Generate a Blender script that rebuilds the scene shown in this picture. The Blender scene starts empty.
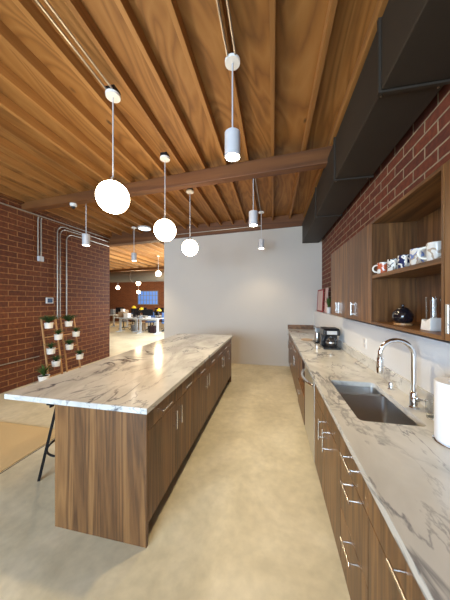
import bpy, math, random
from mathutils import Vector, Matrix
random.seed(7)
SC = bpy.context.scene
COL = SC.collection
R = math.radians

# ---------------------------------------------------------------- camera
cd = bpy.data.cameras.new('camera')
cam = bpy.data.objects.new('camera', cd); COL.objects.link(cam)
cam.location = (0, 0, 1.58)
cam.rotation_euler = (R(90), 0, R(11.7))
cd.sensor_fit = 'HORIZONTAL'; cd.sensor_width = 36; cd.lens = 230 / 450 * 36
cd.shift_y = 1 / 450; cd.clip_start = 0.02; cd.clip_end = 100
SC.camera = cam

# ---------------------------------------------------------------- world, daylight, exposure
w = bpy.data.worlds.new('world'); SC.world = w; w.use_nodes = True
w.node_tree.nodes['Background'].inputs[0].default_value = (0.55, 0.72, 1.0, 1)
w.node_tree.nodes['Background'].inputs[1].default_value = 1.2
SC.view_settings.view_transform = 'Standard'
SC.view_settings.look = 'None'
SC.view_settings.gamma = 1
SC.view_settings.exposure = 0.6
SC.cycles.use_denoising = True
SC.cycles.max_bounces = 8
SC.cycles.diffuse_bounces = 5
SC.cycles.sample_clamp_indirect = 6

def area(name, loc, rot, sx, sy, power, color):
    l = bpy.data.lights.new(name, 'AREA'); l.shape = 'RECTANGLE'; l.size = sx; l.size_y = sy
    l.energy = power; l.color = color
    o = bpy.data.objects.new(name, l); COL.objects.link(o); o.location = loc; o.rotation_euler = rot
    return o
DAY = (0.60, 0.80, 1.0)
for i, x in enumerate((-3.3, -1.15)):          # daylight falling through the windows of the wall behind the camera
    area('daylight', (x, -4.12, 1.7), (R(90), 0, R(0)), 1.7, 2.0, 190, DAY)
area('office_fill', (-3.1, 9.6, 1.9), (R(90), 0, R(90)), 4.5, 2.0, 300, (.84, .93, 1.0))  # added unseen area light behind the white wall, brightens the office desks

# ---------------------------------------------------------------- mesh helpers
class MB:
    def __init__(s): s.v = []; s.f = []
    def add(s, vs, fs):
        n = len(s.v); s.v += [tuple(v) for v in vs]; s.f += [tuple(i + n for i in f) for f in fs]; return s
    def box(s, x0, x1, y0, y1, z0, z1):
        return s.add([(x0,y0,z0),(x1,y0,z0),(x1,y1,z0),(x0,y1,z0),(x0,y0,z1),(x1,y0,z1),(x1,y1,z1),(x0,y1,z1)],
                     [(0,3,2,1),(4,5,6,7),(0,1,5,4),(1,2,6,5),(2,3,7,6),(3,0,4,7)])
    def ring_stack(s, rings, cap=True):
        k = len(rings[0]); vs = [p for r in rings for p in r]; fs = []
        for i in range(len(rings) - 1):
            for j in range(k):
                a = i*k + j; b = i*k + (j+1) % k
                fs.append((a, b, b + k, a + k))
        if cap:
            fs.append(tuple(range(k))[::-1]); fs.append(tuple((len(rings)-1)*k + j for j in range(k)))
        return s.add(vs, fs)
    def tube(s, pts, r, seg=10, cap=True):
        pts = [Vector(p) for p in pts]; rings = []; n = len(pts)
        rr = r if isinstance(r, (list, tuple)) else [r] * n
        t0 = (pts[1] - pts[0]).normalized()
        up = Vector((0,0,1)) if abs(t0.z) < .9 else Vector((1,0,0))
        u = t0.cross(up).normalized()
        for i, p in enumerate(pts):
            t = ((pts[min(i+1,n-1)] - pts[i]).normalized() + (pts[i] - pts[max(i-1,0)]).normalized()).normalized()
            u = (u - t * u.dot(t)).normalized(); v = t.cross(u)
            rings.append([p + (u * math.cos(a) + v * math.sin(a)) * rr[i] for a in [2*math.pi*j/seg for j in range(seg)]])
        return s.ring_stack(rings, cap)
    def lathe(s, prof, c=(0,0,0), seg=28, cap=True):
        rings = [[(c[0]+r*math.cos(2*math.pi*j/seg), c[1]+r*math.sin(2*math.pi*j/seg), c[2]+z) for j in range(seg)] for r, z in prof]
        return s.ring_stack(rings, cap)
    def cyl(s, c, r, h, seg=24): return s.lathe([(r,0),(r,h)], c, seg)
    def ring(s, c, R_, r, seg=32, k=8, axis='z'):
        n = len(s.v); vs = []; fs = []
        for i in range(seg):
            a = 2*math.pi*i/seg
            for j in range(k):
                b = 2*math.pi*j/k; q = R_ + r*math.cos(b); h = r*math.sin(b)
                p = (q*math.cos(a), q*math.sin(a), h)
                if axis == 'x': p = (p[2], p[0], p[1])
                if axis == 'y': p = (p[0], p[2], p[1])
                vs.append((c[0]+p[0], c[1]+p[1], c[2]+p[2]))
        for i in range(seg):
            for j in range(k):
                fs.append((i*k+j, ((i+1)%seg)*k+j, ((i+1)%seg)*k+(j+1)%k, i*k+(j+1)%k))
        return s.add(vs, fs)
    def obj(s, name, mat, parent=None, bevel=0, smooth=False, off=(0,0,0)):
        me = bpy.data.meshes.new(name)
        vs = [(a-off[0], b-off[1], c-off[2]) for a, b, c in s.v]
        me.from_pydata(vs, [], s.f); me.update()
        if smooth:
            me.polygons.foreach_set('use_smooth', [True]*len(me.polygons)); me.set_sharp_from_angle(angle=R(40))
        me.materials.append(mat)
        o = bpy.data.objects.new(name, me); COL.objects.link(o)
        if parent: o.parent = parent
        if bevel:
            m = o.modifiers.new('bevel', 'BEVEL'); m.width = bevel; m.segments = 2; m.limit_method = 'ANGLE'; m.angle_limit = R(50)
        return o
def box(*a): return MB().box(*a)
def arc(c, r, a0, a1, ux, uy, n=10):
    c, ux, uy = Vector(c), Vector(ux), Vector(uy)
    return [c + ux*r*math.cos(a0+(a1-a0)*i/n) + uy*r*math.sin(a0+(a1-a0)*i/n) for i in range(n+1)]
def tag(o, label=None, cat=None, group=None, kind=None):
    if label: o['label'] = label
    if cat: o['category'] = cat
    if group: o['group'] = group
    if kind: o['kind'] = kind
    return o
def thing(name, label, cat, loc=(0,0,0), rz=0, group=None):
    o = bpy.data.objects.new(name, None); COL.objects.link(o); o.empty_display_size = .1
    o.location = loc; o.rotation_euler = (0, 0, rz)
    return tag(o, label, cat, group)
KIDS = {}
def dup(src, loc=None, rz=None, label=None, group=None):
    def rec(o, par):
        c = o.copy(); COL.objects.link(c)
        if par: c.parent = par
        for ch in [k for k in SC.objects if k.parent == o]: rec(ch, c)
        return c
    c = rec(src, None)
    if loc is not None: c.location = loc
    if rz is not None: c.rotation_euler = (0, 0, rz)
    if label: c['label'] = label
    if group: c['group'] = group
    return c
def struct(name, mb, mat, **k): return tag(mb.obj(name, mat, **k), kind='structure')

# ---------------------------------------------------------------- materials
def new_mat(name):
    m = bpy.data.materials.new(name); m.use_nodes = True
    nt = m.node_tree; b = nt.nodes['Principled BSDF']
    return m, nt, b
def srgb(r, g, b):
    f = lambda c: (c/255/12.92) if c/255 <= .04045 else ((c/255+.055)/1.055)**2.4
    return (f(r), f(g), f(b), 1)
def plain(name, col, rough=.5, metal=0, noise=0.06, scale=30, coat=0, trans=0, ior=1.45, bump=0, sheen=0):
    m, nt, b = new_mat(name)
    N, L = nt.nodes.new, nt.links.new
    b.inputs['Roughness'].default_value = rough; b.inputs['Metallic'].default_value = metal
    b.inputs['Coat Weight'].default_value = coat
    b.inputs['Transmission Weight'].default_value = trans; b.inputs['IOR'].default_value = ior
    tc = N('ShaderNodeTexCoord'); n = N('ShaderNodeTexNoise'); n.inputs['Scale'].default_value = scale; n.inputs['Detail'].default_value = 4
    L(tc.outputs['Object'], n.inputs['Vector'])
    mix = N('ShaderNodeMix'); mix.data_type = 'RGBA'
    c = Vector(col[:3])
    mix.inputs['A'].default_value = (*(c*(1-noise)), 1); mix.inputs['B'].default_value = (*[min(1, x*(1+noise)) for x in c], 1)
    L(n.outputs['Fac'], mix.inputs['Factor']); L(mix.outputs['Result'], b.inputs['Base Color'])
    if bump:
        bp = N('ShaderNodeBump'); bp.inputs['Strength'].default_value = bump; bp.inputs['Distance'].default_value = .01
        L(n.outputs['Fac'], bp.inputs['Height']); L(bp.outputs['Normal'], b.inputs['Normal'])
    return m
def emit(name, col, strength):
    m, nt, b = new_mat(name)
    b.inputs['Base Color'].default_value = (*col[:3], 1)
    b.inputs['Emission Color'].default_value = (*col[:3], 1); b.inputs['Emission Strength'].default_value = strength
    return m
def ramp(nt, pts):
    r = nt.nodes.new('ShaderNodeValToRGB'); e = r.color_ramp.elements
    while len(e) < len(pts): e.new(.5)
    for el, (p, c) in zip(e, pts): el.position = p; el.color = c
    return r
def wood(name, axis, cols, across=14, along=.9, rough=.42, coat=0, figure=1.0, knots=False, vary=.12, seam=None):
    """cols: dark, mid, light (linear)."""
    m, nt, b = new_mat(name); N, L = nt.nodes.new, nt.links.new
    geo = N('ShaderNodeNewGeometry'); oi = N('ShaderNodeObjectInfo')
    mulr = N('ShaderNodeVectorMath'); mulr.operation = 'MULTIPLY_ADD'
    comb = N('ShaderNodeCombineXYZ')
    for i in range(3): L(oi.outputs['Random'], comb.inputs[i])
    L(comb.outputs[0], mulr.inputs[0]); mulr.inputs[1].default_value = (7.3, 4.1, 9.7)
    L(geo.outputs['Position'], mulr.inputs[2])
    sc = [across]*3; sc['XYZ'.index(axis)] = along
    mp = N('ShaderNodeVectorMath'); mp.operation = 'MULTIPLY'; mp.inputs[1].default_value = sc
    L(mulr.outputs[0], mp.inputs[0])
    big = N('ShaderNodeTexNoise'); big.inputs['Scale'].default_value = .35; big.inputs['Detail'].default_value = 3; big.inputs['Distortion'].default_value = figure
    L(mp.outputs[0], big.inputs['Vector'])
    mult = N('ShaderNodeMath'); mult.operation = 'MULTIPLY'; mult.inputs[1].default_value = 9*figure if figure else 5
    L(big.outputs['Fac'], mult.inputs[0])
    fr = N('ShaderNodeMath'); fr.operation = 'PINGPONG'; fr.inputs[1].default_value = 1.0
    L(mult.outputs[0], fr.inputs[0])
    fine = N('ShaderNodeTexNoise'); fine.inputs['Scale'].default_value = 3.2; fine.inputs['Detail'].default_value = 6; fine.inputs['Roughness'].default_value = .65
    L(mp.outputs[0], fine.inputs['Vector'])
    mixf = N('ShaderNodeMix'); mixf.inputs[0].default_value = .55
    L(fr.outputs[0], mixf.inputs[2]); L(fine.outputs['Fac'], mixf.inputs[3])
    rp = ramp(nt, [(.18, cols[0]), (.5, cols[1]), (.85, cols[2])])
    L(mixf.outputs[0], rp.inputs[0])
    out = rp.outputs[0]
    hv = N('ShaderNodeHueSaturation')
    mr = N('ShaderNodeMapRange'); L(oi.outputs['Random'], mr.inputs[0]); mr.inputs[3].default_value = 1-vary; mr.inputs[4].default_value = 1+vary
    L(mr.outputs[0], hv.inputs['Value']); L(out, hv.inputs['Color']); out = hv.outputs[0]
    if knots:
        vo = N('ShaderNodeTexVoronoi'); vo.inputs['Scale'].default_value = 1
        k3 = [3.0]*3; k3['XYZ'.index(axis)] = 1.4
        km = N('ShaderNodeVectorMath'); km.operation = 'MULTIPLY'; km.inputs[1].default_value = k3
        L(mulr.outputs[0], km.inputs[0]); L(km.outputs[0], vo.inputs['Vector'])
        kr = ramp(nt, [(.03, (1,1,1,1)), (.075, (0,0,0,1))]); L(vo.outputs['Distance'], kr.inputs[0])
        mk = N('ShaderNodeMix'); mk.data_type = 'RGBA'; L(kr.outputs[0], mk.inputs['Factor']); L(out, mk.inputs['A'])
        mk.inputs['B'].default_value = (cols[0][0]*.45, cols[0][1]*.45, cols[0][2]*.45, 1); out = mk.outputs['Result']
    if seam:   # plywood sheet joints every `seam` metres along Y
        sp = N('ShaderNodeSeparateXYZ'); L(geo.outputs['Position'], sp.inputs[0])
        md = N('ShaderNodeMath'); md.operation = 'PINGPONG'; md.inputs[1].default_value = seam/2; L(sp.outputs[1], md.inputs[0])
        lt = N('ShaderNodeMath'); lt.operation = 'LESS_THAN'; lt.inputs[1].default_value = .004; L(md.outputs[0], lt.inputs[0])
        mk = N('ShaderNodeMix'); mk.data_type = 'RGBA'; L(lt.outputs[0], mk.inputs['Factor']); L(out, mk.inputs['A'])
        mk.inputs['B'].default_value = (cols[0][0]*.3, cols[0][1]*.3, cols[0][2]*.3, 1); out = mk.outputs['Result']
    L(out, b.inputs['Base Color'])
    b.inputs['Roughness'].default_value = rough; b.inputs['Coat Weight'].default_value = coat
    bp = N('ShaderNodeBump'); bp.inputs['Strength'].default_value = .12; bp.inputs['Distance'].default_value = .004
    L(fine.outputs['Fac'], bp.inputs['Height']); L(bp.outputs['Normal'], b.inputs['Normal'])
    return m
def brick(name, c1, c2, mortar, plane='YZ', bw=.29, rh=.0985, ms=.0075):
    m, nt, b = new_mat(name); N, L = nt.nodes.new, nt.links.new
    geo = N('ShaderNodeNewGeometry'); sp = N('ShaderNodeSeparateXYZ'); L(geo.outputs['Position'], sp.inputs[0])
    cb = N('ShaderNodeCombineXYZ'); L(sp.outputs[1 if plane == 'YZ' else 0], cb.inputs[0]); L(sp.outputs[2], cb.inputs[1])
    nz = N('ShaderNodeTexNoise'); nz.inputs['Scale'].default_value = 9; nz.inputs['Detail'].default_value = 3; L(geo.outputs['Position'], nz.inputs['Vector'])
    wob = N('ShaderNodeVectorMath'); wob.operation = 'MULTIPLY_ADD'; wob.inputs[1].default_value = (.008, .008, 0); L(nz.outputs['Color'], wob.inputs[0]); L(cb.outputs[0], wob.inputs[2])
    br = N('ShaderNodeTexBrick'); L(wob.outputs[0], br.inputs['Vector'])
    br.inputs['Scale'].default_value = 1; br.inputs['Brick Width'].default_value = bw; br.inputs['Row Height'].default_value = rh
    br.inputs['Mortar Size'].default_value = ms; br.inputs['Mortar Smooth'].default_value = .25; br.inputs['Bias'].default_value = 0
    br.inputs['Color1'].default_value = c1; br.inputs['Color2'].default_value = c2; br.inputs['Mortar'].default_value = mortar
    n2 = N('ShaderNodeTexNoise'); n2.inputs['Scale'].default_value = 22; n2.inputs['Detail'].default_value = 5; L(geo.outputs['Position'], n2.inputs['Vector'])
    rr = ramp(nt, [(.3, (.68,.68,.68,1)), (.7, (1.2,1.2,1.2,1))]); L(n2.outputs['Fac'], rr.inputs[0])
    mx = N('ShaderNodeMix'); mx.data_type = 'RGBA'; mx.blend_type = 'MULTIPLY'; mx.inputs['Factor'].default_value = 1
    L(br.outputs['Color'], mx.inputs['A']); L(rr.outputs[0], mx.inputs['B']); L(mx.outputs['Result'], b.inputs['Base Color'])
    b.inputs['Roughness'].default_value = .8
    inv = N('ShaderNodeMath'); inv.operation = 'SUBTRACT'; inv.inputs[0].default_value = 1; L(br.outputs['Fac'], inv.inputs[1])
    ad = N('ShaderNodeMath'); ad.operation = 'MULTIPLY_ADD'; L(n2.outputs['Fac'], ad.inputs[0]); ad.inputs[1].default_value = .25; L(inv.outputs[0], ad.inputs[2])
    bp = N('ShaderNodeBump'); bp.inputs['Strength'].default_value = .7; bp.inputs['Distance'].default_value = .006
    L(ad.outputs[0], bp.inputs['Height']); L(bp.outputs['Normal'], b.inputs['Normal'])
    return m
def marble(name):
    m, nt, b = new_mat(name); N, L = nt.nodes.new, nt.links.new
    geo = N('ShaderNodeNewGeometry')
    rot = N('ShaderNodeMapping'); rot.inputs['Rotation'].default_value = (0.3, .2, R(35)); rot.inputs['Scale'].default_value = (1, .55, 1)
    L(geo.outputs['Position'], rot.inputs[0])
    def vein(scale, dist, width, seed):
        off = N('ShaderNodeVectorMath'); off.operation = 'ADD'; off.inputs[1].default_value = (seed, seed*1.7, seed*.3); L(rot.outputs[0], off.inputs[0])
        n = N('ShaderNodeTexNoise'); n.inputs['Scale'].default_value = scale; n.inputs['Detail'].default_value = 7; n.inputs['Roughness'].default_value = .58; n.inputs['Distortion'].default_value = dist
        L(off.outputs[0], n.inputs['Vector'])
        s_ = N('ShaderNodeMath'); s_.operation = 'SUBTRACT'; s_.inputs[1].default_value = .5; L(n.outputs['Fac'], s_.inputs[0])
        a = N('ShaderNodeMath'); a.operation = 'ABSOLUTE'; L(s_.outputs[0], a.inputs[0])
        mr = N('ShaderNodeMapRange'); L(a.outputs[0], mr.inputs[0]); mr.inputs[1].default_value = 0; mr.inputs[2].default_value = width; mr.inputs[3].default_value = 1; mr.inputs[4].default_value = 0
        # break the vein up
        k = N('ShaderNodeTexNoise'); k.inputs['Scale'].default_value = scale*1.6; k.inputs['Detail'].default_value = 2; L(off.outputs[0], k.inputs['Vector'])
        kr = N('ShaderNodeMapRange'); L(k.outputs['Fac'], kr.inputs[0]); kr.inputs[1].default_value = .42; kr.inputs[2].default_value = .6
        mu = N('ShaderNodeMath'); mu.operation = 'MULTIPLY'; L(mr.outputs[0], mu.inputs[0]); L(kr.outputs[0], mu.inputs[1])
        return mu.outputs[0]
    cl = N('ShaderNodeTexNoise'); cl.inputs['Scale'].default_value = 2.4; cl.inputs['Detail'].default_value = 5; cl.inputs['Distortion'].default_value = 1.0; L(rot.outputs[0], cl.inputs['Vector'])
    base = ramp(nt, [(.3, srgb(186,185,180)), (.5, srgb(208,207,202)), (.7, srgb(226,225,220))]); L(cl.outputs['Fac'], base.inputs[0])
    out = base.outputs[0]
    for (sc, di, wd, sd, col, amt) in ((1.3, 1.2, .019, 0, srgb(66,70,84), .95), (2.7, .8, .014, 5.3, srgb(92,94,104), .7), (1.0, 1.6, .06, 11.1, srgb(150,143,138), .45)):
        v = vein(sc, di, wd, sd); ml = N('ShaderNodeMath'); ml.operation = 'MULTIPLY'; ml.inputs[1].default_value = amt; L(v, ml.inputs[0])
        mx = N('ShaderNodeMix'); mx.data_type = 'RGBA'; L(ml.outputs[0], mx.inputs['Factor']); L(out, mx.inputs['A']); mx.inputs['B'].default_value = col
        out = mx.outputs['Result']
    L(out, b.inputs['Base Color']); b.inputs['Roughness'].default_value = .15
    return m
def concrete():
    m, nt, b = new_mat('concrete'); N, L = nt.nodes.new, nt.links.new
    geo = N('ShaderNodeNewGeometry')
    n1 = N('ShaderNodeTexNoise'); n1.inputs['Scale'].default_value = 1.7; n1.inputs['Detail'].default_value = 8; n1.inputs['Roughness'].default_value = .62; n1.inputs['Distortion'].default_value = .6; L(geo.outputs['Position'], n1.inputs['Vector'])
    r1 = ramp(nt, [(.3, srgb(192,181,152)), (.5, srgb(210,199,170)), (.72, srgb(226,216,190))]); L(n1.outputs['Fac'], r1.inputs[0])
    n2 = N('ShaderNodeTexNoise'); n2.inputs['Scale'].default_value = 14; n2.inputs['Detail'].default_value = 6; L(geo.outputs['Position'], n2.inputs['Vector'])
    r2 = ramp(nt, [(.3, (.9,.9,.89,1)), (.7, (1.06,1.06,1.05,1))]); L(n2.outputs['Fac'], r2.inputs[0])
    mx = N('ShaderNodeMix'); mx.data_type = 'RGBA'; mx.blend_type = 'MULTIPLY'; mx.inputs['Factor'].default_value = 1
    L(r1.outputs[0], mx.inputs['A']); L(r2.outputs[0], mx.inputs['B']); out = mx.outputs['Result']
    vo = N('ShaderNodeTexVoronoi'); vo.inputs['Scale'].default_value = 1.3; L(geo.outputs['Position'], vo.inputs['Vector'])
    rv = ramp(nt, [(.008, (1,1,1,1)), (.016, (0,0,0,1))]); L(vo.outputs['Distance'], rv.inputs[0])
    mk = N('ShaderNodeMix'); mk.data_type = 'RGBA'; L(rv.outputs[0], mk.inputs['Factor']); L(out, mk.inputs['A']); mk.inputs['B'].default_value = srgb(110,90,60); out = mk.outputs['Result']
    # saw-cut control joints
    sp = N('ShaderNodeSeparateXYZ'); L(geo.outputs['Position'], sp.inputs[0])
    sx = N('ShaderNodeMath'); sx.operation = 'ADD'; sx.inputs[1].default_value = 2.44; L(sp.outputs[0], sx.inputs[0])
    ab = N('ShaderNodeMath'); ab.operation = 'ABSOLUTE'; L(sx.outputs[0], ab.inputs[0])
    lt = N('ShaderNodeMath'); lt.operation = 'LESS_THAN'; lt.inputs[1].default_value = .006; L(ab.outputs[0], lt.inputs[0])
    mj = N('ShaderNodeMix'); mj.data_type = 'RGBA'; L(lt.outputs[0], mj.inputs['Factor']); L(out, mj.inputs['A']); mj.inputs['B'].default_value = srgb(70,58,45); out = mj.outputs['Result']
    L(out, b.inputs['Base Color']); b.inputs['Roughness'].default_value = .42
    rr = N('ShaderNodeMapRange'); L(n2.outputs['Fac'], rr.inputs[0]); rr.inputs[3].default_value = .32; rr.inputs[4].default_value = .5; L(rr.outputs[0], b.inputs['Roughness'])
    return m

WAL = [srgb(68,42,22), srgb(113,76,42), srgb(143,102,60)]
M = dict(
    walnut=wood('walnut_veneer', 'Z', WAL, across=24, along=1.1, rough=.38, figure=.9, vary=.07),
    walnut_y=wood('walnut_veneer_lengthwise', 'Y', WAL, across=16, along=1.1, rough=.4, figure=1.0, vary=.05),
    ply=wood('plywood_deck', 'Y', [srgb(120,78,34), srgb(148,100,47), srgb(166,119,64)], across=2.6, along=.55, rough=.6, figure=2.6, knots=True, vary=.0),
    joist=wood('fir_joist', 'Y', [srgb(134,89,42), srgb(162,112,57), srgb(182,132,74)], across=14, along=.5, rough=.6, figure=.5, vary=.12),
    beam=wood('glulam_beam', 'X', [srgb(84,48,21), srgb(108,65,29), srgb(128,82,41)], across=9, along=.4, rough=.55, figure=.8, vary=.03),
    pine=wood('light_pine', 'Z', [srgb(160,110,62), srgb(190,140,88), srgb(208,160,108)], across=30, along=2, rough=.6, figure=.6),
    trivet=wood('bamboo', 'X', [srgb(150,108,66), srgb(182,138,92), srgb(200,156,110)], across=30, along=2, figure=.5),
    brick_l=brick('brown_brick', srgb(112,58,24), srgb(94,46,20), srgb(152,103,57)),
    brick_far=brick('orange_brick', srgb(120,68,36), srgb(102,56,30), srgb(140,98,66), plane='XZ'),
    brick_r=brick('red_brick', srgb(120,58,34), srgb(98,46,30), srgb(160,140,112)),
    marble=marble('veined_marble'),
    concrete=concrete(),
    paint=plain('white_paint', srgb(200,193,184), .75, noise=.015, scale=4, bump=.02),
    paint_low=plain('white_wall_paint', srgb(226,229,233), .5, noise=.01, scale=4),
    duct=plain('painted_duct', srgb(50,42,33), .6, metal=0.0, noise=.08, scale=5),
    steel=plain('brushed_steel', (.62,.62,.62), .28, 1, noise=.05, scale=60),
    nickel=plain('satin_nickel', (.78,.76,.72), .25, 1, noise=.03),
    chrome=plain('chrome', (.85,.86,.88), .06, 1, noise=.01),
    galv=plain('galvanised_conduit', (.42,.37,.31), .4, .8, noise=.08, scale=20),
    kick=plain('dark_toe_kick', srgb(18,12,11), .6),
    blackmetal=plain('black_metal', (.012,.012,.013), .45, .4),
    blackplastic=plain('black_plastic', (.012,.012,.014), .22, 0, coat=.3),
    white=plain('white_enamel', srgb(232,230,226), .4, noise=.015),
    canw=plain('white_metal', srgb(205,206,210), .35, .1, noise=.02),
    ceramic=plain('white_ceramic', srgb(236,230,218), .35, noise=.03, scale=15),
    glass=plain('clear_glass', (.97,.985,.98), .02, 0, noise=.005, trans=1, ior=1.45),
    darkglass=plain('smoked_glass', (.12,.10,.09), .03, 0, trans=.7),
    globe=emit('globe_light', (1, .80, .54), 16),
    lens=emit('lamp_lens', (1, .88, .68), 26),
    skyl=emit('daylight_lens', (.72, .88, 1), 3.0),
    pane=emit('daylit_pane', srgb(80,120,190), .6),
    leaf=plain('green_leaf', srgb(62,92,40), .45, noise=.35, scale=25),
    leaf2=plain('deep_green_leaf', srgb(44,74,34), .45, noise=.4, scale=30),
    soil=plain('soil', srgb(50,36,26), .9, noise=.3),
    paper=plain('paper_towel', srgb(238,240,243), .9, noise=.01, scale=200, bump=.15),
    screen=plain('display_screen', srgb(70,92,125), .15),
    red=plain('red_frame', srgb(150,36,36), .5),
    pink=plain('pink_print', srgb(216,188,184), .6, noise=.12, scale=12),
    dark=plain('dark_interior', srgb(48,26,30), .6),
    pot_black=plain('black_glaze', (.008,.008,.012), .08, coat=.6),
    yellow=plain('yellow_plastic', srgb(225,180,40), .4),
    blue=plain('blue_fabric', srgb(70,95,140), .8),
    grey=plain('grey_plastic', srgb(120,122,126), .5),
    desk=plain('white_laminate', srgb(215,220,225), .35, noise=.01),
    cardboard=plain('cardboard', srgb(176,150,120), .8),
    office_duct=plain('office_duct', srgb(120,112,100), .45, .5, noise=.1, scale=6),
)
# rug of woven jute: fine ribs running across
def rug_mat():
    m, nt, b = new_mat('woven_jute'); N, L = nt.nodes.new, nt.links.new
    geo = N('ShaderNodeNewGeometry'); wv = N('ShaderNodeTexWave'); wv.bands_direction = 'Y'; wv.inputs['Scale'].default_value = 24; wv.inputs['Distortion'].default_value = .8; wv.inputs['Detail'].default_value = 2
    L(geo.outputs['Position'], wv.inputs['Vector'])
    r = ramp(nt, [(.15, srgb(196,166,118)), (.5, srgb(206,177,128)), (.9, srgb(212,185,136))]); L(wv.outputs['Fac'], r.inputs[0]); L(r.outputs[0], b.inputs['Base Color'])
    b.inputs['Roughness'].default_value = .85
    bp = N('ShaderNodeBump'); bp.inputs['Strength'].default_value = .3; bp.inputs['Distance'].default_value = .003; L(wv.outputs['Fac'], bp.inputs['Height']); L(bp.outputs['Normal'], b.inputs['Normal'])
    return m
M['rug'] = rug_mat()
def mug_mat(name, cols, scale=14):
    m, nt, b = new_mat(name); N, L = nt.nodes.new, nt.links.new
    tc = N('ShaderNodeTexCoord'); n = N('ShaderNodeTexNoise'); n.inputs['Scale'].default_value = scale; n.inputs['Detail'].default_value = 2; L(tc.outputs['Object'], n.inputs['Vector'])
    r = ramp(nt, cols); r.color_ramp.interpolation = 'CONSTANT'; L(n.outputs['Fac'], r.inputs[0]); L(r.outputs[0], b.inputs['Base Color']); b.inputs['Roughness'].default_value = .2
    return m
W_ = srgb(225,222,215)

# ---------------------------------------------------------------- the room
def roof_z(x): return 3.555 + .03 * (x - .7)           # underside of the joists
floor = struct('floor', box(-16.5, 1.4, -4.3, 16.3, -.12, 0), M['concrete'])
DK = .105
def slope_box(x0, x1, y0, y1, h0, h1):                 # a slab that follows the roof slope, h above the joist underside
    a, b = roof_z(x0), roof_z(x1)
    return MB().add([(x0,y0,a+h0),(x1,y0,b+h0),(x1,y1,b+h0),(x0,y1,a+h0),(x0,y0,a+h1),(x1,y0,b+h1),(x1,y1,b+h1),(x0,y1,a+h1)],
                    [(0,3,2,1),(4,5,6,7),(0,1,5,4),(1,2,6,5),(2,3,7,6),(3,0,4,7)])
ceiling = struct('ceiling', slope_box(-16.5, 1.4, -4.3, 16.3, DK, DK + .06), M['ply'])
jx = [.73, .40, .0, -.345, -.66, -.975, -1.285, -1.60, -1.915, -2.23, -2.55, -2.87, -3.19, -3.51, -3.83, -4.15, -4.46]
first = None
for x in jx + [-4.95 - .5*i for i in range(22)]:
    if first is None:
        m = slope_box(-.02, .02, -4.3, 16.0, 0, DK)
        m.v = [(a, b, c - roof_z(0) if c else c) for a, b, c in m.v]
        first = m.obj('ceiling_joist', M['joist'], ceiling, bevel=.003); j = first
    else:
        j = first.copy(); COL.objects.link(j); j.parent = ceiling
    j.location = (x, 0, roof_z(x))
struct('wall_left', box(-4.85, -4.55, -4.3, 5.75, 0, 3.50), M['brick_l'])
struct('wall_right', box(1.135, 1.4, -4.3, 16.3, 0, 3.70), M['brick_r'])
struct('wall_far', box(-2.87, 1.134, 5.75, 5.90, 0, 3.66), M['paint'])
struct('wall_office', box(-16.5, 1.134, 16.0, 16.3, 0, 3.6), M['brick_far'])
struct('wall_office_side', box(-16.5, -16.2, -4.3, 16.0, 0, 3.4), M['brick_l'])
struct('wall_low', box(.96, 1.134, -4.0, 5.749, 0, 1.345), M['paint_low'], bevel=.003)
# wall behind the camera with two window openings
bw = MB()
bw.box(-16.2, -4.2, -4.3, -4.0, 0, 3.6); bw.box(-4.2, -.2, -4.3, -4.0, 0, .6); bw.box(-4.2, -.2, -4.3, -4.0, 2.8, 3.6)
bw.box(-2.35, -2.1, -4.3, -4.0, .6, 2.8); bw.box(-.2, 1.134, -4.3, -4.0, 0, 3.6)
struct('wall_behind', bw, M['paint'])
struct('trim_1', box(-4.55, -4.47, -4.0, 5.75, 3.37, 3.50), M['beam'])

# beams
def beam(name, label, p0, p1, width, h0, h1):
    """p = (x, y, z of underside)"""
    t = thing(name, label, 'beam')
    a, b = Vector(p0), Vector(p1); n = Vector((-(b.y-a.y), b.x-a.x, 0)).normalized() * width
    vs = [a, b, b+n, a+n]; m = MB()
    m.add([tuple(v) for v in vs] + [(v.x, v.y, z) for v, z in zip(vs, (h0, h1, h1, h0))], [(0,3,2,1),(4,5,6,7),(0,1,5,4),(1,2,6,5),(2,3,7,6),(3,0,4,7)])
    t.location = ((a.x+b.x)/2, (a.y+b.y)/2, a.z)
    m.obj('timber', M['beam'], t, bevel=.006, off=t.location)
    return t
b1 = beam('roof_beam', 'long brown timber beam crossing the whole kitchen above the island', (-4.55, 3.40, 3.27), (.78, 3.13, 3.345), .13, roof_z(-4.55), roof_z(.78))
b2 = beam('roof_beam', 'timber beam resting along the top of the white wall at the far end', (-4.85, 5.71, 3.16), (1.134, 5.71, 3.385), .22, roof_z(-4.85) + .104, roof_z(1.134) + .104)
b3 = beam('roof_beam', 'timber beam spanning the office ceiling beyond the white wall', (-16.2, 11.0, 2.98), (-2.9, 11.0, 3.30), .15, roof_z(-16.2), roof_z(-2.9))

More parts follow.
